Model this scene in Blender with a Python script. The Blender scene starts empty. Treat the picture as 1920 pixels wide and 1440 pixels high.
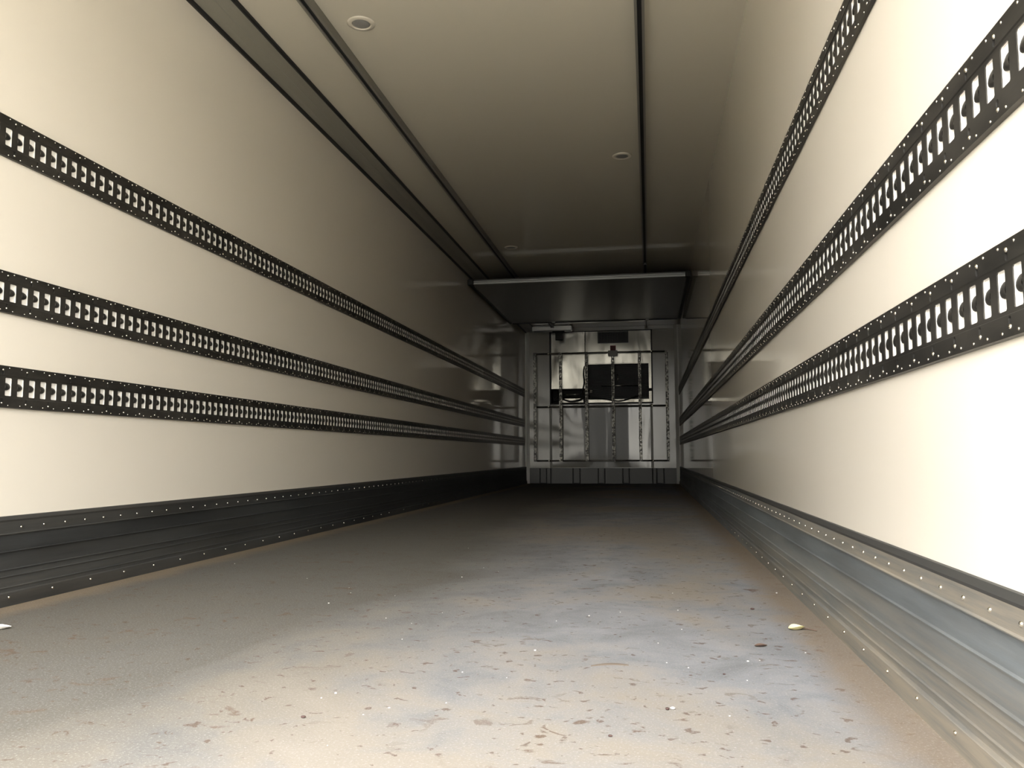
import bpy, math, random
from mathutils import Matrix, Vector
C = bpy.context.scene.collection
sc = bpy.context.scene
rnd = random.Random(7)

# ------------------------------------------------------------------ camera
YAW, PITCH, ROLL = 0.1670, 0.0878, -0.0035
cy, sy, cp, sp = math.cos(YAW), math.sin(YAW), math.cos(PITCH), math.sin(PITCH)
fwd = Vector((-sy * cp, cy * cp, sp)); rgt = Vector((cy, sy, 0)); up = rgt.cross(fwd)
cr, sr = math.cos(ROLL), math.sin(ROLL)
r2 = cr * rgt + sr * up; u2 = -sr * rgt + cr * up
cam_d = bpy.data.cameras.new('camera'); cam = bpy.data.objects.new('camera', cam_d); C.objects.link(cam)
mw = Matrix((r2, u2, -fwd)).transposed().to_4x4(); mw.translation = (0.7606, 0, 0.4662)
cam.matrix_world = mw
cam_d.sensor_width = 36; cam_d.lens = 1517.74 / 1920 * 36; cam_d.clip_start = 0.02
sc.camera = cam

# ------------------------------------------------------------------ daylight and exposure
SKY_STRENGTH = 9.0
world = bpy.data.worlds.new('sky'); sc.world = world; world.use_nodes = True
wn, wl = world.node_tree.nodes, world.node_tree.links
wn.clear()
wo = wn.new('ShaderNodeOutputWorld'); wb = wn.new('ShaderNodeBackground'); wb.inputs[1].default_value = SKY_STRENGTH
tc = wn.new('ShaderNodeTexCoord'); sx = wn.new('ShaderNodeSeparateXYZ'); rp = wn.new('ShaderNodeValToRGB')
wl.new(tc.outputs['Generated'], sx.inputs[0]); wl.new(sx.outputs['Z'], rp.inputs[0])
# overcast sky, horizon dimmed so the light falls off faster inside
for i, (p, v) in enumerate(((0.0, 0.36), (0.06, 0.28), (0.26, 0.90), (0.75, 1.30))):
    e = rp.color_ramp.elements[i] if i < 2 else rp.color_ramp.elements.new(p)
    e.position = p; e.color = (v, v * (.96 if p < .2 else 1), v * (.86 if p < .2 else 1.01), 1)
wl.new(rp.outputs[0], wb.inputs[0]); wl.new(wb.outputs[0], wo.inputs[0])

sc.view_settings.view_transform = 'Standard'; sc.view_settings.look = 'None'
sc.view_settings.gamma = 1; sc.view_settings.use_curve_mapping = False
sc.view_settings.exposure = 1.0
sc.cycles.max_bounces = 16; sc.cycles.diffuse_bounces = 10; sc.cycles.glossy_bounces = 6

# ------------------------------------------------------------------ dimensions
W = 1.25            # half width between the wall panels
H = 2.575           # ceiling
D = 13.327          # front wall
Y0 = -0.03          # rear door opening
T = 0.09            # panel thickness

# ------------------------------------------------------------------ materials
class Mat:
    def __init__(s, name):
        s.m = bpy.data.materials.new(name); s.m.use_nodes = True
        s.n, s.l = s.m.node_tree.nodes, s.m.node_tree.links
        s.b = s.n['Principled BSDF']
        s.co = s.n.new('ShaderNodeTexCoord').outputs['Object']
    def set(s, color=None, rough=None, metal=None, spec=None, coat=None, coat_rough=None):
        def put(k, v):
            if v is None: return
            if hasattr(v, 'is_linked') or isinstance(v, bpy.types.NodeSocket): s.l.new(v, s.b.inputs[k])
            elif k == 'Base Color': s.b.inputs[k].default_value = (*v, 1)
            else: s.b.inputs[k].default_value = v
        put('Base Color', color); put('Roughness', rough); put('Metallic', metal); put('Specular IOR Level', spec)
        put('Coat Weight', coat); put('Coat Roughness', coat_rough)
        return s
    def mapping(s, scale, loc=(0, 0, 0)):
        mp = s.n.new('ShaderNodeMapping'); mp.inputs['Scale'].default_value = scale; mp.inputs['Location'].default_value = loc
        s.l.new(s.co, mp.inputs[0]); return mp.outputs[0]
    def noise(s, scale=1, detail=4, rough=0.55, sc3=(1, 1, 1), dist=0, loc=(0, 0, 0)):
        nz = s.n.new('ShaderNodeTexNoise'); nz.inputs['Scale'].default_value = scale; nz.inputs['Detail'].default_value = detail
        nz.inputs['Roughness'].default_value = rough; nz.inputs['Distortion'].default_value = dist
        s.l.new(s.mapping(sc3, loc), nz.inputs['Vector']); return nz.outputs[0]
    def ramp(s, x, stops):
        r = s.n.new('ShaderNodeValToRGB'); e = r.color_ramp.elements
        while len(e) < len(stops): e.new(0.5)
        for i, (p, c) in enumerate(stops):
            e[i].position = p; e[i].color = (c, c, c, 1) if isinstance(c, (int, float)) else (*c, 1)
        s.l.new(x, r.inputs[0]); return r.outputs[0]
    def mix(s, fac, a, b, mode='MIX'):
        m = s.n.new('ShaderNodeMix'); m.data_type = 'RGBA'; m.blend_type = mode
        for i, v in ((0, fac), (6, a), (7, b)):
            if isinstance(v, bpy.types.NodeSocket): s.l.new(v, m.inputs[i])
            elif i == 0: m.inputs[0].default_value = v
            else: m.inputs[i].default_value = (*v, 1)
        return m.outputs[2]
    def math(s, op, a, b=0.0, clamp=False):
        m = s.n.new('ShaderNodeMath'); m.operation = op; m.use_clamp = clamp
        for i, v in ((0, a), (1, b)):
            if isinstance(v, bpy.types.NodeSocket): s.l.new(v, m.inputs[i])
            else: m.inputs[i].default_value = v
        return m.outputs[0]
    def sep(s):
        x = s.n.new('ShaderNodeSeparateXYZ'); s.l.new(s.co, x.inputs[0]); return x.outputs
    def bump(s, h, strength=0.2, dist=0.01):
        b = s.n.new('ShaderNodeBump'); b.inputs['Strength'].default_value = strength; b.inputs['Distance'].default_value = dist
        s.l.new(h, b.inputs['Height']); s.l.new(b.outputs[0], s.b.inputs['Normal']); return s

def grp(name, col, rough, wave=0.0015):
    k = Mat(name)
    stain = k.ramp(k.noise(0.9, 5, 0.6, (1, 1, 1)), [(0.35, 0), (0.75, 1)])
    c = k.mix(k.math('MULTIPLY', stain, 0.25), col, tuple(v * 0.93 for v in col))
    k.set(color=c, rough=rough, spec=0.5)
    k.bump(k.noise(2.2, 2, 0.5, (1, 1, 0.35)), 0.25, wave)
    return k.m
M = {}
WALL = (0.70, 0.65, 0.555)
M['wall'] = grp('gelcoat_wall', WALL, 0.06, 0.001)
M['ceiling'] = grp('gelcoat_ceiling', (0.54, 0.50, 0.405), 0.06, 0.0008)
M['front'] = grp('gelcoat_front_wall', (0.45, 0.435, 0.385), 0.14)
M['white'] = Mat('white_plastic').set((0.78, 0.76, 0.72), 0.35).m
M['lampwhite'] = Mat('painted_lamp_sheet').set((0.75, 0.74, 0.70), 0.3, 0.6).m
M['postwhite'] = Mat('white_corner_trim').set((0.80, 0.79, 0.74), 0.3).m
M['ring'] = Mat('cream_ring').set((0.56, 0.515, 0.42), 0.3).m
M['backing'] = Mat('white_backing').set((0.72, 0.70, 0.65), 0.4).m

def dark_steel():
    k = Mat('dark_track_steel')
    n = k.noise(9, 6, 0.65, (1, 0.35, 1))
    c = k.mix(k.ramp(n, [(0.35, 0), (0.75, 1)]), (0.045, 0.043, 0.039), (0.115, 0.107, 0.092))
    k.set(c, k.math('ADD', k.math('MULTIPLY', n, 0.25), 0.28), 0.75)
    k.bump(k.noise(60, 3, 0.6, (1, 0.2, 1)), 0.15, 0.002)
    return k.m
M['track'] = dark_steel()
M['rivet'] = Mat('bright_rivet_metal').set((0.82, 0.78, 0.68), 0.22, 1.0).m

def kick(name, dark, dust, amount, y0, y1):
    """ribbed plate with brown dust in bands, its colour darker from y0 towards y1"""
    k = Mat(name)
    n = k.noise(3, 6, 0.65, (1, 0.25, 2.5)); n2 = k.noise(14, 6, 0.68, (1, 0.14, 3.2))
    x, y, z = k.sep()
    c = k.mix(k.ramp(n, [(0.38, 0), (0.68, 1)]), dark, tuple(v * 2.5 for v in dark))
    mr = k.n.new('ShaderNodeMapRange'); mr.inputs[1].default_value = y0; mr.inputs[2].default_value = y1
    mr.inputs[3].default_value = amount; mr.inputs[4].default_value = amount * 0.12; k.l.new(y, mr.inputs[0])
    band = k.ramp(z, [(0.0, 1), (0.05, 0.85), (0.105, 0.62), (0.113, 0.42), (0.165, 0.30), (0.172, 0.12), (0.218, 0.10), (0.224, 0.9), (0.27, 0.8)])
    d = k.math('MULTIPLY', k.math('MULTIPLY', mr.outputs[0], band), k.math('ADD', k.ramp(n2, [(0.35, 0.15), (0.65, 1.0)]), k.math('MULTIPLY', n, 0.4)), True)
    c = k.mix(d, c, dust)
    k.set(c, k.math('ADD', k.math('MULTIPLY', n, 0.25), 0.42), 0.12)
    k.bump(n2, 0.25, 0.003)
    return k.m
M['kick_l'] = kick('kick_plate_dark', (0.018, 0.019, 0.019), (0.085, 0.076, 0.06), 0.45, 2.0, 5.0)  # darker base and dust colours than the opposite plate
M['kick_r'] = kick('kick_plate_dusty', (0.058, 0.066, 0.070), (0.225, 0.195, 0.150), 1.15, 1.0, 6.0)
M['sealgrey'] = Mat('dark_grey_seal').set((0.035, 0.034, 0.031), 0.5).m
M['rubber'] = Mat('black_rubber').set((0.012, 0.012, 0.011), 0.55).m
M['black'] = Mat('black_cavity').set((0.006, 0.006, 0.006), 0.6).m
M['alu'] = Mat('satin_aluminium').set((0.27, 0.27, 0.255), 0.4, 0.8).m
M['cove'] = Mat('grey_cove_profile').set((0.23, 0.215, 0.175), 0.4).m
M['railgrey'] = Mat('grey_rail_metal').set((0.20, 0.19, 0.165), 0.45, 0.3).m

def galv():
    k = Mat('galvanised_steel')
    n = k.noise(26, 3, 0.65)
    c = k.mix(k.ramp(n, [(0.48, 0), (0.60, 1)]), (0.035, 0.032, 0.027), (0.42, 0.40, 0.34))
    return k.set(c, 0.4, 0.4).m
M['galv'] = galv()
M['bar'] = Mat('zinc_tube').set((0.24, 0.225, 0.19), 0.38, 0.6).m

def sheet(name, col, rough, metal, wave, sc3=(1.6, 1, 0.5), strength=0.6):
    k = Mat(name); k.set(col, rough, metal)
    k.bump(k.noise(1.7, 2, 0.4, sc3, 0.4), strength, wave)
    return k.m
M['steel'] = sheet('brushed_stainless', (0.40, 0.385, 0.34), 0.27, 0.9, 0.06)
M['cover'] = sheet('glossy_grey_panel', (0.18, 0.167, 0.128), 0.08, 0.0, 0.011, (2.2, 1, 0.25), 0.5)
M['cover'].node_tree.nodes['Principled BSDF'].inputs['Specular IOR Level'].default_value = 0.6
M['kicksheet'] = sheet('grey_kick_sheet', (0.045, 0.044, 0.039), 0.4, 0.2, 0.01)
M['fin'] = Mat('black_coil_fins').set((0.05, 0.05, 0.05), 0.4, 0.5).m
M['red'] = Mat('red_sticker').set((0.16, 0.018, 0.012), 0.5).m
M['lens'] = Mat('grey_light_lens').set((0.22, 0.215, 0.20), 0.3).m
M['panel'] = grp('gelcoat_bulkhead', (0.08, 0.079, 0.072), 0.28)
M['leaf'] = Mat('pale_yellow_leaf').set((0.86, 0.80, 0.42), 0.6).m
M['leafwhite'] = Mat('bleached_leaf').set((0.86, 0.83, 0.74), 0.6).m
M['leafbrown'] = Mat('brown_leaf').set((0.105, 0.065, 0.045), 0.7).m
M['crumb'] = Mat('white_crumb').set((0.62, 0.60, 0.56), 0.8).m
M['speck'] = Mat('dark_grit').set((0.05, 0.025, 0.02), 0.7).m
M['mud'] = Mat('dried_mud').set((0.115, 0.090, 0.068), 0.9).m
M['ground'] = Mat('asphalt_yard').set((0.07, 0.068, 0.06), 0.9).m
M['shed'] = Mat('dark_shed_cladding').set((0.05, 0.05, 0.048), 0.8).m
M['reflector'] = Mat('pale_reflector').set((0.70, 0.665, 0.59), 0.9).m

def floor_mat():
    k = Mat('worn_grey_floor')
    x, y, z = k.sep()
    big = k.noise(0.9, 5, 0.6, (1.0, 0.7, 1), 0.6, (3.1, 1.7, 0))
    mid = k.noise(4.5, 6, 0.65, (1, 1, 1), 0.5)
    fine = k.noise(210, 3, 0.75)
    c = k.mix(k.ramp(mid, [(0.3, 0), (0.7, 1)]), (0.135, 0.138, 0.142), (0.225, 0.228, 0.236))
    dirt = k.math('ADD', k.math('MULTIPLY', big, 0.75), k.math('MULTIPLY', mid, 0.35))
    dm = k.ramp(dirt, [(0.50, 0), (0.64, 1)])
    c = k.mix(k.math('MULTIPLY', dm, 0.8), c, (0.190, 0.165, 0.130))
    # thin brown film trodden over one side of the floor
    ml = k.n.new('ShaderNodeMapRange'); ml.inputs[1].default_value = 0.42; ml.inputs[2].default_value = -0.28
    k.l.new(k.math('ADD', x, k.math('MULTIPLY', k.math('SUBTRACT', big, 0.5), 1.6)), ml.inputs[0])
    c = k.mix(k.math('MULTIPLY', ml.outputs[0], 0.9), c, (0.082, 0.076, 0.063))
    # small brown flecks and scuffs left by wheels and feet
    fl = k.noise(15, 4, 0.55, (1.0, 1.25, 1), 0.8, (0.4, 0.9, 0))
    gate = k.ramp(k.noise(2.3, 3, 0.5, (1, 1, 1), 0.2, (7, 2, 0)), [(0.42, 0.15), (0.62, 1)])
    fm = k.math('MULTIPLY', k.ramp(fl, [(0.615, 0), (0.67, 1)]), gate)
    c = k.mix(k.math('MULTIPLY', fm, 0.85), c, (0.085, 0.058, 0.040))
    fl2 = k.noise(34, 3, 0.5, (1.0, 1.2, 1), 0.6, (2.4, 5.9, 0))
    c = k.mix(k.math('MULTIPLY', k.ramp(fl2, [(0.64, 0), (0.69, 1)]), 0.75), c, (0.075, 0.052, 0.038))
    # dirt washed against the kick plates
    ax = k.math('ABSOLUTE', x)
    edge = k.math('ADD', ax, k.math('MULTIPLY', k.math('SUBTRACT', mid, 0.5), 0.14))
    em = k.ramp(edge, [(0.0, 0), (1.08, 0), (1.17, 1)]) if False else None
    mr = k.n.new('ShaderNodeMapRange'); mr.inputs[1].default_value = 1.08; mr.inputs[2].default_value = 1.17; k.l.new(edge, mr.inputs[0])
    c = k.mix(k.math('MULTIPLY', mr.outputs[0], 0.75), c, (0.165, 0.125, 0.083))
    c = k.mix(k.math('MULTIPLY', k.math('SUBTRACT', fine, 0.54), 1.8, True), c, (0.42, 0.41, 0.39))
    k.set(c, 0.88, 0.0, 0.08)
    k.bump(k.math('ADD', k.math('MULTIPLY', fine, 0.7), k.math('MULTIPLY', fl, 0.5)), 0.5, 0.002)
    return k.m
M['floor'] = floor_mat()

# ------------------------------------------------------------------ builders
class MB:
    """collects faces in world coordinates, then links them as ONE mesh object"""
    def __init__(s): s.v, s.f, s.sm = [], [], []
    def add(s, vs, fs, smooth=False):
        o = len(s.v); s.v += [tuple(v) for v in vs]; s.f += [[i + o for i in f] for f in fs]; s.sm += [smooth] * len(fs); return s
    def quad(s, a, b, c, d): return s.add([a, b, c, d], [(0, 1, 2, 3)])
    def box(s, a, b, ch=0.0):
        (x0, y0, z0), (x1, y1, z1) = a, b
        if ch <= 0:
            vs = [(x, y, z) for x in (x0, x1) for y in (y0, y1) for z in (z0, z1)]
            return s.add(vs, [(0, 1, 3, 2), (4, 6, 7, 5), (0, 4, 5, 1), (2, 3, 7, 6), (0, 2, 6, 4), (1, 5, 7, 3)])
        import itertools
        P = {}
        vs = []
        lo, hi = (x0, y0, z0), (x1, y1, z1)
        for k in itertools.product((0, 1), repeat=3):
            for ax in range(3):
                p = [(lo[i] if k[i] == 0 else hi[i]) if i == ax else ((lo[i] + ch) if k[i] == 0 else (hi[i] - ch)) for i in range(3)]
                P[(k, ax)] = len(vs); vs.append(p)
        fs = []
        for ax in range(3):
            o = [i for i in range(3) if i != ax]
            for e in (0, 1):
                q = []
                for (p, r) in ((0, 0), (1, 0), (1, 1), (0, 1)):
                    k = [0, 0, 0]; k[ax] = e; k[o[0]] = p; k[o[1]] = r; q.append(P[(tuple(k), ax)])
                fs.append(q)
            for p in (0, 1):
                for r in (0, 1):
                    k0 = [0, 0, 0]; k0[o[0]] = p; k0[o[1]] = r; k1 = list(k0); k1[ax] = 1
                    k0, k1 = tuple(k0), tuple(k1)
                    fs.append([P[(k0, o[0])], P[(k1, o[0])], P[(k1, o[1])], P[(k0, o[1])]])
        for k in itertools.product((0, 1), repeat=3): fs.append([P[(k, 0)], P[(k, 1)], P[(k, 2)]])
        return s.add(vs, fs)
    def extrude_y(s, prof, y0, y1, closed=True, caps=True):
        """prof: list of (x, z)"""
        n = len(prof)
        vs = [(x, y0, z) for x, z in prof] + [(x, y1, z) for x, z in prof]
        fs = [(i, (i + 1) % n, n + (i + 1) % n, n + i) for i in range(n if closed else n - 1)]
        if caps and closed: fs += [list(range(n))[::-1], [n + i for i in range(n)]]
        return s.add(vs, fs)
    def tube(s, pts, r, seg=10, caps=True):
        pts = [Vector(p) for p in pts]; vs, fs = [], []
        t0 = (pts[1] - pts[0]).normalized(); a = t0.orthogonal().normalized()
        for i, p in enumerate(pts):
            t = (pts[min(i + 1, len(pts) - 1)] - pts[max(i - 1, 0)]).normalized()
            a = (a - t * a.dot(t)).normalized(); b = t.cross(a)
            rr = r[i] if isinstance(r, (list, tuple)) else r
            for j in range(seg):
                g = 2 * math.pi * j / seg; vs.append(p + rr * (math.cos(g) * a + math.sin(g) * b))
        for i in range(len(pts) - 1):
            for j in range(seg):
                fs.append((i * seg + j, i * seg + (j + 1) % seg, (i + 1) * seg + (j + 1) % seg, (i + 1) * seg + j))
        s.add(vs, fs, True)
        if caps:
            o = len(s.v) - len(vs); k = (len(pts) - 1) * seg
            s.f += [[o + j for j in range(seg)][::-1], [o + k + j for j in range(seg)]]; s.sm += [False, False]
        return s
    def lathe(s, prof, c, axis, seg=24):
        """prof: (radius, height along axis)"""
        ax = Vector(axis).normalized(); a = ax.orthogonal().normalized(); b = ax.cross(a); c = Vector(c)
        vs, fs = [], []
        for r, h in prof:
            for j in range(seg):
                g = 2 * math.pi * j / seg; vs.append(c + ax * h + r * (math.cos(g) * a + math.sin(g) * b))
        for i in range(len(prof) - 1):
            for j in range(seg):
                fs.append((i * seg + j, i * seg + (j + 1) % seg, (i + 1) * seg + (j + 1) % seg, (i + 1) * seg + j))
        fs.append(list(range((len(prof) - 1) * seg, len(prof) * seg)))
        return s.add(vs, fs, True)
    def mesh(s, name, mat, off=(0, 0, 0)):
        me = bpy.data.meshes.new(name)
        me.from_pydata([(x - off[0], y - off[1], z - off[2]) for x, y, z in s.v], [], s.f)
        me.polygons.foreach_set('use_smooth', s.sm)
        import bmesh
        bm = bmesh.new(); bm.from_mesh(me); bmesh.ops.recalc_face_normals(bm, faces=bm.faces); bm.to_mesh(me); bm.free()
        me.materials.append(M[mat] if isinstance(mat, str) else mat); me.update(); return me
    def obj(s, name, mat, parent=None, label=None):
        off = (0, 0, 0)
        p = parent
        while p is not None: off = tuple(o + q for o, q in zip(off, p.location)); p = p.parent
        o = bpy.data.objects.new(name, s.mesh(name, mat, off)); C.objects.link(o); o.parent = parent
        if label: o['label'] = label
        return o

def struct(o, label, cat):
    o['kind'] = 'structure'; o['label'] = label; o['category'] = cat; return o
def thing(name, label, cat, loc=(0, 0, 0), group=None):
    o = bpy.data.objects.new(name, None); C.objects.link(o); o.location = loc; o.empty_display_size = 0.1
    o['label'] = label; o['category'] = cat
    if group: o['group'] = group
    return o
def tag(o, label, cat, group=None):
    o['label'] = label; o['category'] = cat
    if group: o['group'] = group
    return o
def inst(name, mesh, parent, loc, rot=None, scale=None):
    o = bpy.data.objects.new(name, mesh); C.objects.link(o); o.parent = parent; o.location = loc
    if rot: o.rotation_euler = rot
    if scale: o.scale = scale
    return o
def merged(name, mesh, locs, mat, parent, rot=None, kind='stuff'):
    """the far rest of a row of small fixings, one mesh"""
    mb = MB()
    rm = Matrix.Identity(3) if rot is None else __import__('mathutils').Euler(rot).to_matrix()
    base = [rm @ v.co for v in mesh.vertices]; fs = [list(p.vertices) for p in mesh.polygons]
    for l in locs: mb.add([(v.x + l[0], v.y + l[1], v.z + l[2]) for v in base], fs, True)
    me = mb.mesh(name, mat); o = bpy.data.objects.new(name, me); C.objects.link(o); o.parent = parent; o['kind'] = kind; return o

# ------------------------------------------------------------------ the trailer shell
struct(MB().box((-W - T, Y0, -0.10), (W + T, D + T, 0)).obj('floor', 'floor'), 'worn grey trailer floor with brown dirt stains', 'floor')
struct(MB().box((-W - T, Y0, 0), (-W, D + T, H)).obj('wall_left', 'wall'), 'cream gelcoat trailer wall under the grey cove', 'wall')
struct(MB().box((W, Y0, 0), (W + T, D + T, H)).obj('wall_right', 'wall'), 'cream gelcoat trailer wall lit white near the rear doors', 'wall')
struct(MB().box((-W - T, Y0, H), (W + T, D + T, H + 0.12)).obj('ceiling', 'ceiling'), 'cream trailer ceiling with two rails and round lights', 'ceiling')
struct(MB().box((-30, -60, -1.42), (30, 20, -1.26)).obj('ground', 'ground'), 'asphalt yard under and behind the trailer', 'ground')
struct(MB().box((-6, -4.5, -1.262), (6, 4, -1.22)).obj('bounce_slab', 'reflector'), 'added unseen pale apron directly behind the trailer', 'bounce_slab')  # unseen slab added to bounce daylight up to the near ceiling
struct(MB().box((-20, -22, -1.26), (-0.55, -13, 4.2)).obj('building', 'shed'), 'dark shed across the yard behind the trailer', 'building')
# front wall with an opening for the cooling unit
UX0, UX1, UZ0, UZ1 = -0.838, 0.828, 1.310, 2.510
fw = MB()
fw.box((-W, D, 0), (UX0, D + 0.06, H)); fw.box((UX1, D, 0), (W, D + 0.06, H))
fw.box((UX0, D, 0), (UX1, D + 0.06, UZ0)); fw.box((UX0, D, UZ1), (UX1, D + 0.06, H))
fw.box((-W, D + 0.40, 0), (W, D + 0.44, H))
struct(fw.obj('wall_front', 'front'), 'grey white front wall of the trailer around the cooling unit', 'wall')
# grey cove along the edge of wall and ceiling
cv = MB().extrude_y([(-W, H), (-W, 2.515), (-W + .024, 2.513), (-W + .060, 2.518), (-W + .098, 2.530), (-W + .101, 2.528), (-W + .128, 2.544), (-W + .146, 2.560), (-W + .150, H)], Y0, D)
cvo = struct(cv.obj('trim_1', 'cove'), 'wide grey cove profile between ceiling and wall', 'trim')
MB().extrude_y([(-W, 2.515), (-W, 2.503), (-W + .012, 2.500), (-W + .022, 2.504), (-W + .0238, 2.5128)], Y0, D).obj('seal', 'rubber', cvo)
MB().extrude_y([(-W + .1463, 2.560), (-W + .158, 2.556), (-W + .165, 2.562), (-W + .165, H), (-W + .1502, H)], Y0, D).obj('seal', 'rubber', cvo)
# pale angle posts in the two front corners
for n, s in (('trim_2', -1), ('trim_3', 1)):
    p = MB()
    q = [(s * W, D), (s * W, D - 0.055), (s * (W - 0.010), D - 0.055), (s * (W - 0.060), D - 0.010), (s * (W - 0.060), D)]
    vs = [(x, y, 0.0) for x, y in q] + [(x, y, H) for x, y in q]
    p.add(vs, [(i, (i + 1) % 5, 5 + (i + 1) % 5, 5 + i) for i in range(5)] + [(4, 3, 2, 1, 0), (5, 6, 7, 8, 9)])
    struct(p.obj(n, 'postwhite'), 'pale corner post between front wall and ' + ('coved wall' if s < 0 else 'bright wall'), 'trim')
struct(MB().box((-W + 0.06, D - 0.018, 2.512), (W - 0.06, D, H), 0.004).obj('trim_4', 'front'), 'flat header board above the cooling unit', 'trim')

# ------------------------------------------------------------------ ribbed kick plates
def dome(r, h, seg=10):
    mb = MB(); mb.lathe([(r, 0), (r * 0.92, h * 0.45), (r * 0.6, h * 0.85), (r * 0.18, h)], (0, 0, 0), (1, 0, 0), seg); return mb
rivet_mesh = dome(0.0042, 0.0030).mesh('rivet', 'rivet')
prof = [(0.0, 0.0), (0.022, 0), (0.022, .041), (.0205, .0425), (.013, .044), (.013, .0555), (.0155, .0565), (.0155, .058), (.0115, .0595), (.0115, .0895), (.0150, .0905), (.0150, .0918), (.0115, .0935),
        (.0115, .1105), (.0155, .1115), (.0155, .1130), (.0105, .1150), (.0105, .1665), (.0150, .1675), (.0150, .1690), (.010, .1710), (.010, .2215), (.0145, .2225), (.0145, .2242), (.0105, .2265), (.0105, .262), (.0, .264)]
def kick_plate(name, s, y_up, p_up, y_lo, p_lo, label):
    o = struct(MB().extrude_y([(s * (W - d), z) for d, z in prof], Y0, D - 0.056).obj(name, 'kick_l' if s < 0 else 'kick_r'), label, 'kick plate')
    MB().extrude_y([(s * W, .2635), (s * (W - .0105), .262), (s * (W - .013), .268), (s * (W - .006), .279), (s * W, .280)], Y0, D - 0.056).obj('top_seal', 'sealgrey', o, 'dark top sealing strip')
    locs = []
    y = y_up
    while y < D - 0.1: locs.append((s * (W - .0105), y, .2425)); y += p_up
    y = y_lo
    while y < D - 0.1: locs.append((s * (W - .0222), y, .028)); y += p_lo
    locs.sort(key=lambda l: l[1])
    rot = (0, 0, math.pi if s > 0 else 0)
    for l in locs[:100]: inst('rivet', rivet_mesh, o, l, rot)
    merged('rivet', rivet_mesh, locs[100:], 'rivet', o, rot)
    return o
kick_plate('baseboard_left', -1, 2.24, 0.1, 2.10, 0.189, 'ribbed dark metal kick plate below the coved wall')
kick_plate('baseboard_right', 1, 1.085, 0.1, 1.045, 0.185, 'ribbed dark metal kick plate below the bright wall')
kb = struct(MB().box((-W + .06, D - 0.006, 0.0), (W - .06, D, 0.252)).obj('baseboard_front', 'black'), 'dark kick sheet across the foot of the front wall', 'kick plate')
pairs = [(-1.018, -.912), (-.472, -.362), (-.062, .042), (.334, .437), (.875, .989)]
edges = [-W + .06]
cuts = sorted([x for p in pairs for x in p] + [-.838, .810])
xs = [-W + .06]
for cx in cuts: xs += [cx - .008, cx + .008]
xs.append(W - .06)
for i in range(0, len(xs), 2):
    narrow = xs[i + 1] - xs[i] < 0.11 and any(abs(xs[i] - .008 - a) < .001 for a, b in pairs)
    if narrow: MB().box((xs[i], D - .012, 0.014), (xs[i + 1], D - .0055, .250), .002).obj('slot_strip', 'kicksheet', kb)
    else: MB().box((xs[i], D - .020, 0.0), (xs[i + 1], D - .0055, .252), .003).obj('sheet', 'kicksheet', kb)

# ------------------------------------------------------------------ slotted cargo tracks
HH = 0.0658; TD = 0.0095; PITCH_S = 0.05
def hole_plate(mb, P, rect, hole, depth, fr, liner=None):
    """flat rectangle (u0,w0,u1,w1) at depth fr with a hole polygon whose walls run back to depth `depth`"""
    u0, w0, u1, w1 = rect
    cu = sum(h[0] for h in hole) / len(hole); cw = sum(h[1] for h in hole) / len(hole)
    outer = []
    for (u, w) in hole:
        du, dw = u - cu, w - cw
        t = min([((u1 if du > 0 else u0) - cu) / du if abs(du) > 1e-9 else 1e9, ((w1 if dw > 0 else w0) - cw) / dw if abs(dw) > 1e-9 else 1e9])
        outer.append((cu + du * t, cw + dw * t))
    n = len(hole)
    # snap the nearest outer points onto the corners
    for c in ((u0, w0), (u1, w0), (u1, w1), (u0, w1)):
        i = min(range(n), key=lambda k: (outer[k][0] - c[0]) ** 2 + (outer[k][1] - c[1]) ** 2); outer[i] = c
    lip = depth if liner is None else fr - .0018      # the plate's own edge; below it the lining
    vs = [P(u, w, fr) for u, w in outer] + [P(u, w, fr) for u, w in hole] + [P(u, w, lip) for u, w in hole]
    fs = []
    for i in range(n):
        j = (i + 1) % n
        fs.append((i, j, n + j, n + i))
        fs.append((n + i, n + j, 2 * n + j, 2 * n + i))
    mb.add(vs, fs)
    if liner is not None: liner.add(vs[2 * n:] + [P(u, w, depth) for u, w in hole], [(i, (i + 1) % n, n + (i + 1) % n, n + i) for i in range(n)])
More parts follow.
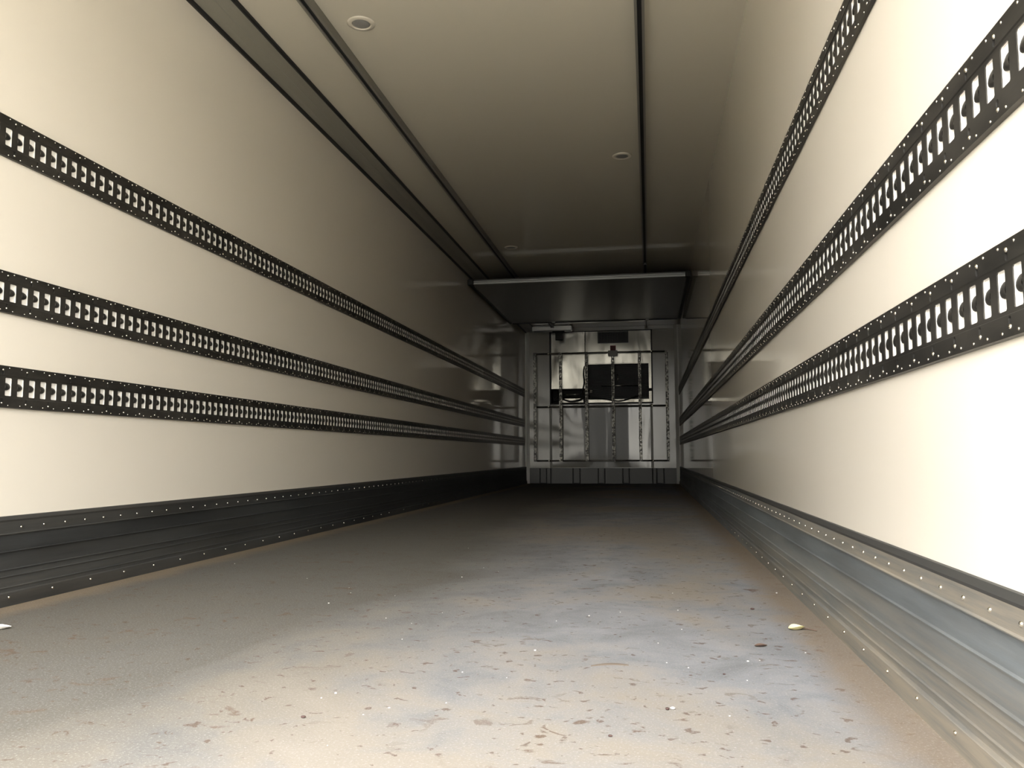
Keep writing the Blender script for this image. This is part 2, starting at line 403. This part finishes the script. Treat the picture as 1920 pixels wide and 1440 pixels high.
def track_plate(s, ys):
    mb, bk = MB(), MB()
    P = lambda u, w, d: (s * (W - d), u, w)
    u = Y0 + 0.05
    # phase: slot centres at ys + k*pitch
    k0 = math.ceil((Y0 + 0.10 - ys) / 0.1); k1 = math.floor((D - 0.15 - ys) / 0.1)
    hs, hw = 0.0285, 0.0132
    br = 0.0038
    def slot(c):
        a, b, r = hw, hs, 0.0022
        return [(c + a, -b + r), (c + a, 0), (c + a, b - r), (c + a - r, b), (c, b), (c - a + r, b), (c - a, b - r), (c - a, 0), (c - a, -b + r), (c - a + r, -b), (c, -b), (c + a - r, -b)]
    FR, IN = TD, TD - 0.0020
    for k in range(k0, k1):
        c = ys + k * 0.1
        for q in (0, 1):
            cc = c + q * PITCH_S
            hole_plate(mb, P, (cc - .025, -.0345, cc + .025, .0345), slot(cc), br, IN, bk)
            # half-round tab inside the slot, rooted on the side towards the rear doors
            pts = []
            N = 8
            for i in range(N + 1):
                a = -math.pi / 2 + math.pi * i / N
                pts.append((cc - hw + 0.0215 * math.cos(a), 0.0122 * math.sin(a)))
            vs = [P(cc - hw, 0, IN + .0012)] + [P(uu, ww, IN - .0008) for uu, ww in pts] + [P(cc - hw + .008, 0, IN + .0022)]
            vs += [P(uu, ww, br) for uu, ww in pts]
            m = len(pts)
            fs = [(m + 1, 1 + i, 2 + i) for i in range(m - 1)] + [(0, 1, m + 1), (0, m + 1, m)] + [(1 + i, m + 2 + i, m + 3 + i, 2 + i) for i in range(m - 1)]
            mb.add(vs, fs, True)
        # margins with one oval keyhole per two slots
        for sg in (-1, 1):
            ov = []
            for i in range(16):
                a = 2 * math.pi * (i + .5) / 16
                x = .0042 * math.cos(a); z = .0045 * math.sin(a) + (.0045 if math.sin(a) > 0 else -.0045)
                ov.append((c + .025 + x, sg * .0462 + z))
            lo, hi = sorted((sg * .0358, sg * HH))
            hole_plate(mb, P, (c + .025 - .012, lo, c + .025 + .012, hi), ov, .004, FR)
            for e0, e1 in ((c - .025, c + .013), (c + .037, c + .075)): mb.quad(P(e0, lo, FR), P(e1, lo, FR), P(e1, hi, FR), P(e0, hi, FR))
            a, b = sg * .0345, sg * .0358
            mb.quad(P(c - .025, a, IN), P(c + .075, a, IN), P(c + .075, b, FR), P(c - .025, b, FR))
    ya, yb = ys + k0 * 0.1 - .025, ys + k1 * 0.1 - .025
    for sg in (-1, 1):
        mb.quad(P(ya, sg * HH, FR), P(yb, sg * HH, FR), P(yb, sg * (HH + .0015), .0013), P(ya, sg * (HH + .0015), .0013))
    for yy in (ya, yb):
        mb.quad(P(yy, -HH, FR), P(yy, HH, FR), P(yy, HH + .0015, .0013), P(yy, -HH - .0015, .0013))
    bk.box((min(s * (W - .0036), s * (W - .0013)), ya, -HH + .02), (max(s * (W - .0036), s * (W - .0013)), yb, HH - .02))
    bl = MB()
    for sg in (-1, 1):
        lo, hi = sorted((sg * .037, sg * .060)); bl.box((min(s * (W - .004), s * (W - .0013)), ya, lo), (max(s * (W - .004), s * (W - .0013)), yb, hi))
    return mb, bk, bl, ya, yb
screw_mesh = dome(0.0040, 0.0032, 8).mesh('screw', 'rivet')
stud_mesh = dome(0.0024, 0.0014, 8).mesh('rivet', 'rivet')
NAMES = {(-1, 0): 'highest of the three slotted dark cargo tracks on the wall under the grey cove',
         (-1, 1): 'middle of the three slotted dark cargo tracks on the wall under the grey cove',
         (-1, 2): 'lowest of the three slotted dark cargo tracks on the wall under the grey cove',
         (1, 0): 'highest slotted dark cargo track on the brightly lit wall, rising steeply towards the ceiling',
         (1, 1): 'middle slotted dark cargo track on the brightly lit wall beside the yellow leaf',
         (1, 2): 'lowest slotted dark cargo track on the brightly lit wall, next above the ribbed kick plate'}
def track_tree(s, ys, yvis):
    root = thing('cargo_track', NAMES[(s, 0)], 'cargo track', (0, 0, 0), 'slotted cargo tracks along the trailer walls')
    pl, bk, bl, ya, yb = track_plate(s, ys)
    kids = [pl.obj('track_plate', 'track', root), bk.obj('backing_strip', 'backing', root, 'white backing strip behind the slots'), bl.obj('keyhole_backing', 'rubber', root)]
    rot = (0, 0, math.pi if s > 0 else 0)
    scr, stu = [], []
    k = 0
    while ys + k * .1 > ya + .1: k -= 1
    while True:
        c = ys + k * .1
        if c + .05 > yb - .02: break
        if c > ya:
            for sg in (-1, 1):
                scr.append((s * (W - TD + .0012), c + .025, sg * .0525))
                stu.append((s * (W - TD), c, sg * .0590)); stu.append((s * (W - TD), c + .05, sg * .0590))
        k += 1
    for nm, me, locs in (('screw', screw_mesh, scr), ('rivet', stud_mesh, stu)):
        locs.sort(key=lambda l: (l[1] < yvis, l[1]))
        for l in locs[:100]: kids.append(inst(nm, me, root, l, rot))
        kids.append(merged(nm, me, locs[100:], 'rivet', root, rot))
    return root, kids
TZ = (1.4858, 0.9884, 0.688)
for s, ys, yv in ((-1, 2.210, 2.15), (1, 1.145, 1.05)):
    root, kids = track_tree(s, ys, yv)
    root.location.z = TZ[0]
    for i in (1, 2):
        r = root.copy(); C.objects.link(r); r.location.z = TZ[i]; r['label'] = NAMES[(s, i)]
        for kd in kids:
            c = kd.copy(); C.objects.link(c); c.parent = r

# ------------------------------------------------------------------ ceiling rails and lights
def ceiling_rail(x, label):
    o = thing('ceiling_rail', label, 'ceiling rail', (x, 0, H), 'guide rails under the ceiling')
    b = H - 0.046
    p = [(x - .024, H), (x - .024, b), (x - .011, b), (x - .011, H - .012), (x + .011, H - .012), (x + .011, b), (x + .024, b), (x + .024, H)]
    MB().extrude_y(p, Y0 + .1, D - .03).obj('channel', 'railgrey', o)
    MB().extrude_y([(x - .0108, b + .006), (x + .0108, b + .006), (x + .0108, H - .0125), (x - .0108, H - .0125)], Y0 + .11, D - .04).obj('slot', 'black', o, 'black slot of the rail')
    return o
rl = ceiling_rail(-.760, 'black slotted ceiling rail running beside the grey cove')
rr = ceiling_rail(.752, 'black slotted ceiling rail running straight back above the yellow leaf')
MB().tube([(.752, 8.70, H - .046), (.752, 8.70, H - .060)], .008, 12).tube([(.735, 8.70, H - .062), (.769, 8.70, H - .062)], .006, 10).obj('end_stop', 'alu', rr, 'small bright metal stop at the rail')
def downlight(x, y, label):
    o = thing('ceiling_light', label, 'ceiling light', (x, y, H), 'round lights in the trailer ceiling')
    rg = MB().lathe([(.068, 0), (.067, .003), (.063, .0055), (.050, .0075), (.046, .007), (.044, .001)], (x, y, H), (0, 0, -1), 40).obj('trim_ring', 'ring', o, 'white round trim ring')
    MB().lathe([(.0445, .0005), (.044, .003), (.030, .005), (.010, .0055)], (x, y, H), (0, 0, -1), 32).obj('lens', 'lens', o, 'grey lens')
downlight(-.592, 3.618, 'round white ceiling light beside the rail near the grey cove, largest in view')
downlight(.608, 5.621, 'round white ceiling light just beside the straight ceiling rail')
downlight(-.590, 7.975, 'faint round ceiling light farthest in, close to the raised bulkhead')

# ------------------------------------------------------------------ bulkhead folded up under the ceiling
bk = thing('folding_bulkhead', 'dark grey bulkhead panel folded up flat under the ceiling in front of the cooling unit', 'bulkhead', (0, 10.2, 2.394))
bx0, bx1, by0, by1, bz = -1.185, 1.195, 8.86, 11.60, 2.394
MB().box((bx0, by0, bz), (bx1, by1, bz + .06), .004).obj('panel', 'panel', bk)
rp_ = [(by0 - .026, bz - .004), (by0 - .030, bz + .000), (by0 - .030, bz + .011), (by0 - .018, bz + .014), (by0 - .018, bz + .022), (by0 - .030, bz + .025), (by0 - .030, bz + .036), (by0 - .022, bz + .041), (by0, bz + .041), (by0, bz - .004)]
mbr = MB(); n = len(rp_)
mbr.add([(bx0 + .02, y, z) for y, z in rp_] + [(bx1 - .015, y, z) for y, z in rp_], [(i, (i + 1) % n, n + (i + 1) % n, n + i) for i in range(n)] + [list(range(n)), [n + i for i in range(n)]])
mbr.obj('front_rail', 'alu', bk, 'ridged aluminium rail')
for a, b in ((bx0 - .045, bx0), (bx1, bx1 + .045)):
    MB().box((a, by0 - .02, bz - .006), (b, by1, bz + .055), .008).obj('edge_seal', 'rubber', bk, 'black rubber edge seal')
for a, b in ((bx0 - .050, bx0 + .018), (bx1 - .012, bx1 + .050)):
    MB().box((a, by0 - .036, bz - .010), (b, by0 + .03, bz + .062), .008).obj('corner_cap', 'rubber', bk)
for a, b in ((bx0, -.60), (-.55, .745), (.785, bx1)):
    MB().box((a, by1, bz - .010), (b, by1 + .025, bz + .05), .004).obj('hinge_seal', 'rubber', bk)
for x in (-.575, .765):
    MB().box((x - .022, by1 - .03, bz - .012), (x + .022, by1 + .06, bz + .03), .003).tube([(x - .024, by1 + .02, bz - .006), (x + .024, by1 + .02, bz - .006)], .010, 10).box((x - .012, by1 + .0, bz + .03), (x + .012, by1 + .05, H)).obj('hinge', 'alu', bk)
for x in (-.760, .752):
    MB().box((x - .009, by0 + 1.05, bz + .06), (x + .009, by0 + 1.12, H - .01)).obj('hanger', 'alu', bk)

# ------------------------------------------------------------------ cooling unit in the front wall
cu = thing('cooling_unit', 'built-in cooling unit with stainless covers, black coil and hoses in the front wall', 'cooling unit', (0, D, UZ0))
hb = MB()
hb.quad((UX0, D + .39, UZ0), (UX1, D + .39, UZ0), (UX1, D + .39, UZ1), (UX0, D + .39, UZ1))
hb.quad((UX0, D + .001, UZ0 + .002), (UX1, D + .001, UZ0 + .002), (UX1, D + .39, UZ0 + .002), (UX0, D + .39, UZ0 + .002))
hb.quad((UX0, D + .001, UZ1 - .002), (UX1, D + .001, UZ1 - .002), (UX1, D + .39, UZ1 - .002), (UX0, D + .39, UZ1 - .002))
for x in (UX0 + .002, UX1 - .002): hb.quad((x, D + .001, UZ0), (x, D + .39, UZ0), (x, D + .39, UZ1), (x, D + .001, UZ1))
hb.obj('cavity', 'black', cu, 'dark inside of the unit')
gs = MB()
for a, b in (((UX0 - .012, UZ0 - .012), (UX1 + .012, UZ0 + .008)), ((UX0 - .012, UZ1 - .006), (UX1 + .012, UZ1 + .012)), ((UX0 - .012, UZ0), (UX0 + .008, UZ1)), ((UX1 - .008, UZ0), (UX1 + .012, UZ1))):
    gs.box((a[0], D - .006, a[1]), (b[0], D + .004, b[1]))
gs.obj('gasket', 'rubber', cu)
def sheet_grid(x0, x1, z0, z1, y, fn, nx=40, nz=30, th=.012):
    mb = MB()
    vs = [(x0 + (x1 - x0) * i / nx, y - fn(i / nx, k / nz), z0 + (z1 - z0) * k / nz) for k in range(nz + 1) for i in range(nx + 1)]
    mb.add(vs, [(k * (nx + 1) + i, k * (nx + 1) + i + 1, (k + 1) * (nx + 1) + i + 1, (k + 1) * (nx + 1) + i) for k in range(nz) for i in range(nx)], True)
    mb.box((x0, y + .0005, z0), (x1, y + th, z1)); return mb
lc = sheet_grid(-.820, -.262, 1.560, 2.500, D - .004, lambda u, v: .012 * math.sin(math.pi * u) * math.sin(math.pi * v) + .004 * math.sin(5.3 * u + 2.2 * v) * math.sin(math.pi * u)).obj('side_cover', 'steel', cu, 'bright stainless side cover')
uc = sheet_grid(-.250, .818, 1.975, 2.500, D + .002, lambda u, v: .010 * math.sin(math.pi * u) * math.sin(math.pi * v)).obj('upper_cover', 'steel', cu, 'stainless cover above the coil')
sb = dome(.007, .005, 10).mesh('screw', 'rivet')
for x, z in ((-.80, 1.60), (-.80, 2.0), (-.80, 2.47), (-.285, 2.47), (-.285, 2.0), (-.285, 1.60)): inst('screw', sb, lc, (x, D - .006, z - UZ0) if False else (x, -.006, z - UZ0), (0, 0, -math.pi / 2))
for x, z in ((-.235, 2.36), (.80, 2.34), (.80, 2.02), (.36, 1.99), (.68, 1.99), (-.2, 1.99)): inst('screw', sb, uc, (x, .000, z - UZ0), (0, 0, -math.pi / 2))
vg = MB(); vx0, vx1, vz0, vz1 = -.045, .457, 2.298, 2.492
for a, b in (((vx0, vz0), (vx1, vz0 + .012)), ((vx0, vz1 - .012), (vx1, vz1)), ((vx0, vz0), (vx0 + .012, vz1)), ((vx1 - .012, vz0), (vx1, vz1))): vg.box((a[0], D - .030, a[1]), (b[0], D + .002, b[1]))
for i in range(1, 22): x = vx0 + (vx1 - vx0) * i / 22; vg.box((x - .004, D - .026, vz0), (x + .004, D - .012, vz1))
vgo = vg.obj('vent_grille', 'fin', cu, 'black slatted vent grille')
MB().box((vx0 + .002, D - .012, vz0 + .002), (vx1 - .002, D - .0085, vz1 - .002)).obj('backing', 'black', vgo)
MB().box((.158, D - .011, 2.173), (.250, D - .0075, 2.262)).obj('sticker', 'red', cu, 'small dark red square sticker')
fr = MB()
fr.box((-.268, D - .004, 1.955), (.818, D + .012, 1.974))
fr.box((.776, D - .004, 1.325), (.818, D + .012, 1.500)); fr.box((.776, D - .004, 1.548), (.818, D + .012, 1.955))
fr.box((-.262, D + .002, 1.325), (.776, D + .016, 1.372))
fr.obj('coil_frame', 'steel', cu, 'bright metal frame around the coil')
cl = MB().box((-.262, D + .11, 1.372), (.776, D + .16, 1.955))
for i in range(30):
    z = 1.40 + i * .0185
    cl.add([(-.262, D + .075, z), (.776, D + .075, z), (.776, D + .108, z + .010), (-.262, D + .108, z + .010), (-.262, D + .077, z + .003), (.776, D + .077, z + .003), (.776, D + .108, z + .013), (-.262, D + .108, z + .013)],
           [(0, 1, 2, 3), (4, 5, 6, 7), (0, 1, 5, 4)])
cl.obj('coil', 'fin', cu, 'black finned coil')
MB().tube([(.005, D + .05, 1.603), (.25, D + .048, 1.600), (.62, D + .05, 1.596)], .006, 10).obj('pipe', 'rivet', cu, 'thin shiny pipe across the coil')
MB().tube([(.265, D + .052, 1.66), (.272, D + .05, 1.72), (.268, D + .052, 1.79)], .006, 8).obj('pipe', 'rivet', cu, 'short shiny pipe on the coil')
MB().box((-.19, D + .04, 1.49), (-.145, D + .09, 1.545), .006).obj('valve', 'railgrey', cu)
def curve(p, n=14):
    p = [Vector(q) for q in p]; out = []
    for i in range(len(p) - 1):
        a, b, c, d = p[max(i - 1, 0)], p[i], p[i + 1], p[min(i + 2, len(p) - 1)]
        for k in range(n):
            t = k / n; out.append(.5 * (2 * b + (c - a) * t + (2 * a - 5 * b + 4 * c - d) * t * t + (3 * b - a - 3 * c + d) * t ** 3))
    return out + [p[-1]]
for pts, r in (([(-.27, D + .01, 1.95), (-.285, D - .012, 1.80), (-.275, D - .015, 1.66), (-.30, D - .010, 1.54), (-.33, D + .03, 1.46)], .013),
               ([(-.78, D + .02, 1.55), (-.79, D + .0, 1.45), (-.76, D - .01, 1.37), (-.66, D - .012, 1.395), (-.52, D - .012, 1.350), (-.38, D - .008, 1.365), (-.28, D + .0, 1.41), (-.20, D + .03, 1.44)], .014),
               ([(-.74, D + .03, 1.56), (-.71, D + .0, 1.47), (-.74, D - .008, 1.40), (-.79, D + .01, 1.35)], .015),
               ([(-.64, D + .04, 1.43), (-.50, D + .02, 1.445), (-.36, D + .03, 1.43)], .012),
               ([(-.24, D + .03, 1.40), (-.05, D - .01, 1.392), (.10, D - .012, 1.372), (.24, D - .010, 1.345), (.36, D - .008, 1.352), (.52, D + .01, 1.40), (.66, D + .04, 1.45)], .013)):
    MB().tube(curve(pts), r, 10).obj('hose', 'rubber', cu, 'black hose')
MB().tube([(-.62, D + .03, 1.462), (-.28, D + .03, 1.470)], .007, 8).obj('pipe', 'rivet', cu, 'short shiny pipe behind the hoses')
MB().box((-.70, D + .06, 1.335), (-.30, D + .07, 1.40)).obj('tray_plate', 'steel', cu)

# cover panel below the unit
cp_ = thing('cover_panel', 'glossy grey cover panel below the cooling unit behind the guard frame', 'cover panel', (0, D, .26))
sheet_grid(-.812, .786, .262, 1.290, D - .012, lambda u, v: .006 * math.sin(math.pi * u) * math.sin(math.pi * v) + .003 * math.sin(9 * u), 60, 20, .010).obj('sheet', 'cover', cp_)
for x in (-.838, .810): MB().box((x - .018, D - .016, .256), (x + .018, D - .0015, 1.296), .004).obj('edge_strip', 'railgrey', cp_, 'dark upright edge strip')

# ------------------------------------------------------------------ guard frame in front of the front wall
gy = D - .085
gd = thing('guard_frame', 'galvanised guard frame of six upright slotted bars across the front wall', 'guard frame', (0, gy, .37))
ZT, ZM, ZB = 2.140, 1.258, .372
def upright(x):
    mb = MB(); P = lambda u, w, d: (x + w, gy - d, u)
    z = ZB - .012; top = ZT + .016
    n = int((top - z) / .06); st = (top - z) / n
    for i in range(n):
        c = z + st * (i + .5)
        hole = [(c + .017 * math.cos(2 * math.pi * (k + .5) / 12), .0085 * math.sin(2 * math.pi * (k + .5) / 12)) for k in range(12)]
        hole_plate(mb, P, (c - st / 2, -.0235, c + st / 2, .0235), hole, .012, .022)
    for w in (-.0235, .0235): mb.quad(P(z, w, .022), P(top, w, .022), P(top, w, 0), P(z, w, 0))
    for zz in (z, top): mb.quad(P(zz, -.0235, .022), P(zz, .0235, .022), P(zz, .0235, 0), P(zz, -.0235, 0))
    return mb.obj('upright', 'galv', gd)
for x in (-1.085, -.660, -.232, .198, .631, 1.064): upright(x)
for z in (ZT, ZM, ZB):
    MB().tube([(-1.10, gy - .004, z), (1.085, gy - .004, z)], .0135, 12).obj('crossbar', 'bar', gd)
for z in (ZT, ZM, ZB):
    for x in (-.858, .822):
        MB().lathe([(.014, 0), (.014, .010), (.008, .013)], (x, gy - .014, z), (0, -1, 0), 12).tube([(x, gy - .01, z), (x, D - .018, z)], .010, 10).obj('bolt', 'rivet', gd, 'bright bolt')
MB().box((.126, gy - .045, 2.075), (.280, gy - .020, 2.165), .004).obj('bracket', 'railgrey', gd, 'grey square bracket at the top bar')
# light box and black sensor box at the top of the front wall
lb = thing('strip_light', 'pale grey strip light housing at the top of the front wall', 'light', (-.77, D - .30, H))
MB().box((-1.095, D - .33, 2.488), (-.446, D - .20, H - .012), .006).obj('housing', 'lampwhite', lb)
MB().box((-1.06, D - .31, H - .012), (-.48, D - .22, H)).obj('mount', 'alu', lb)
MB().box((-1.075, D - .315, 2.482), (-.466, D - .215, 2.4882)).obj('diffuser', 'lens', lb)
bb = thing('junction_box', 'small black box hanging under the strip light', 'box', (-.66, D - .29, 2.482))
MB().box((-.718, D - .30, 2.335), (-.602, D - .22, 2.462), .006).obj('body', 'rubber', bb)
MB().box((-.765, D - .305, 2.462), (-.570, D - .215, 2.482), .003).obj('mounting_plate', 'black', bb)

# ------------------------------------------------------------------ litter on the floor
def leaf(name, loc, L, Wd, ang, curl, mat, stem=True):
    mb = MB(); ca, sa = math.cos(ang), math.sin(ang); n, m = 10, 6
    vs = []
    for side in (0, 1):
        for i in range(n + 1):
            t = i / n; wd = Wd * math.sin(math.pi * min(1, max(0, t * .94 + .03))) ** .7
            for j in range(m + 1):
                q = (j / m - .5) * 2
                u, w = (t - .5) * L, q * wd / 2
                z = .001 + curl * (abs(q) ** 1.5) * math.sin(math.pi * t) + curl * .5 * (t - .5) ** 2 * 4 - side * .0006
                vs.append((loc[0] + ca * u - sa * w, loc[1] + sa * u + ca * w, max(z, .0002 if side else .0008)))
    k = (n + 1) * (m + 1); fs = []
    for side in (0, 1):
        for i in range(n):
            for j in range(m):
                a = side * k + i * (m + 1) + j; fs.append((a, a + 1, a + m + 2, a + m + 1))
    mb.add(vs, fs, True)
    return mb
lf = thing('fallen_leaf', 'pale yellow curled leaf lying by the kick plate', 'leaf', (1.144, 2.30, 0))
leaf('x', (1.140, 2.30, 0), .050, .030, .5, .012, 'leaf').obj('blade', 'leaf', lf)
MB().tube([(1.160, 2.305, .004), (1.176, 2.298, .003), (1.188, 2.288, .002)], .0014, 6).obj('stalk', 'leafbrown', lf, 'brown dry stalk')
tag(leaf('x', (-.993, 1.975, 0), .075, .030, .6, .012, 'leafwhite').obj('fallen_leaf', 'leafwhite'), 'bleached white leaf on the floor below the lowest track', 'leaf')
tag(leaf('x', (1.020, 2.089, 0), .034, .014, .35, .006, 'leafbrown').obj('fallen_leaf', 'leafbrown'), 'small reddish brown dry leaf on the open grey floor', 'leaf')
mud = MB(); pts = []
for i in range(17):
    t = i / 16; pts.append((.625 + .082 * t, 1.846 + .018 * t + .014 * math.sin(math.pi * t), .004 + .005 * math.sin(math.pi * t)))
vs = []
for (x, y, w) in pts: vs += [(x, y - w, .0), (x, y - w * .6, .0014), (x, y + w * .6, .0014), (x, y + w, .0)]
mud.add(vs, [(4 * i + j, 4 * i + j + 1, 4 * i + 5 + j, 4 * i + 4 + j) for i in range(16) for j in range(3)], True)
tag(mud.obj('mud_smear', 'mud'), 'curved smear of dried brown mud on the floor', 'mud')
def lump(r, seed, flat=.5, sub=8):
    q = random.Random(seed); mb = MB(); pr = []
    for i in range(5):
        a = math.pi * i / 4; pr.append((max(.0004, r * math.sin(a)) * q.uniform(.8, 1.15), r * flat * (1 - math.cos(a))))
    mb.lathe(pr, (0, 0, 0), (0, 0, 1), sub)
    mb.v = [(x * q.uniform(.8, 1.2), y * q.uniform(.8, 1.2), z) for x, y, z in mb.v]
    return mb
crumb_meshes = [lump(.0032, i).mesh('crumb', 'crumb') for i in range(5)]
CR = [(-0.535, 2.967), (-0.25, 2.484), (-0.252, 2.682), (-0.297, 2.785), (-0.085, 2.651), (0.043, 3.084), (0.073, 3.354), (0.154, 3.254), (-0.146, 4.039), (0.132, 2.033), (0.144, 1.559), (0.277, 1.487), (0.099, 2.227), (0.243, 1.442), (0.24, 1.284), (0.128, 1.526), (0.005, 2.286), (0.146, 2.387), (0.355, 1.75), (0.457, 1.722), (0.374, 1.533), (-1.026, 3.325), (0.58, 2.404), (0.667, 2.475), (0.838, 2.258), (0.837, 2.529), (0.83, 2.835), (1.175, 2.886), (0.972, 1.938), (0.999, 1.95), (0.837, 1.862), (0.791, 1.898), (0.952, 1.778), (0.483, 1.966), (0.494, 2.319), (0.879, 3.868), (0.894, 1.537), (1.115, 2.041), (0.774, 2.089)]
big = {(0.144, 1.559): .9, (0.58, 2.404): .95, (-0.25, 2.484): .9, (0.972, 1.938): .8, (0.483, 1.966): .9, (0.043, 3.084): .9, (1.175, 2.886): 1.0}
for i, c in enumerate(CR):
    k = big.get(c, rnd.uniform(.35, .62))
    o = bpy.data.objects.new('crumb', crumb_meshes[i % 5]); C.objects.link(o)
    o.location = (c[0], c[1], 0); o.rotation_euler = (0, 0, rnd.uniform(0, 6)); o.scale = (k, k * 1.2, k)
    tag(o, 'tiny white crumb on the grey trailer floor', 'crumb', 'white crumbs scattered on the floor')
gm = lump(.004, 31).mesh('grit', 'speck')
for x, y, k in ((1.058, 2.576, 1.3), (.688, 1.398, .8), (.909, 1.818, .7), (.142, 1.410, 1.0)):
    o = bpy.data.objects.new('grit', gm); C.objects.link(o); o.location = (x, y, 0); o.scale = (k * 1.3, k, k)
    tag(o, 'dark bit of grit lying on the grey floor', 'grit', 'dark grit on the floor')
ST = [((.795, 1.562), .0048, 'crumb', 'white chip of stone beside a black one'), ((.785, 1.557), .0042, 'speck', 'black chip of stone beside a white one')]
for i, (p, r, m, lab) in enumerate(ST):
    mb = lump(r, 50 + i); mb.v = [(x + p[0], y + p[1], z) for x, y, z in mb.v]
    tag(mb.obj('stone_chip', m), lab, 'stone')
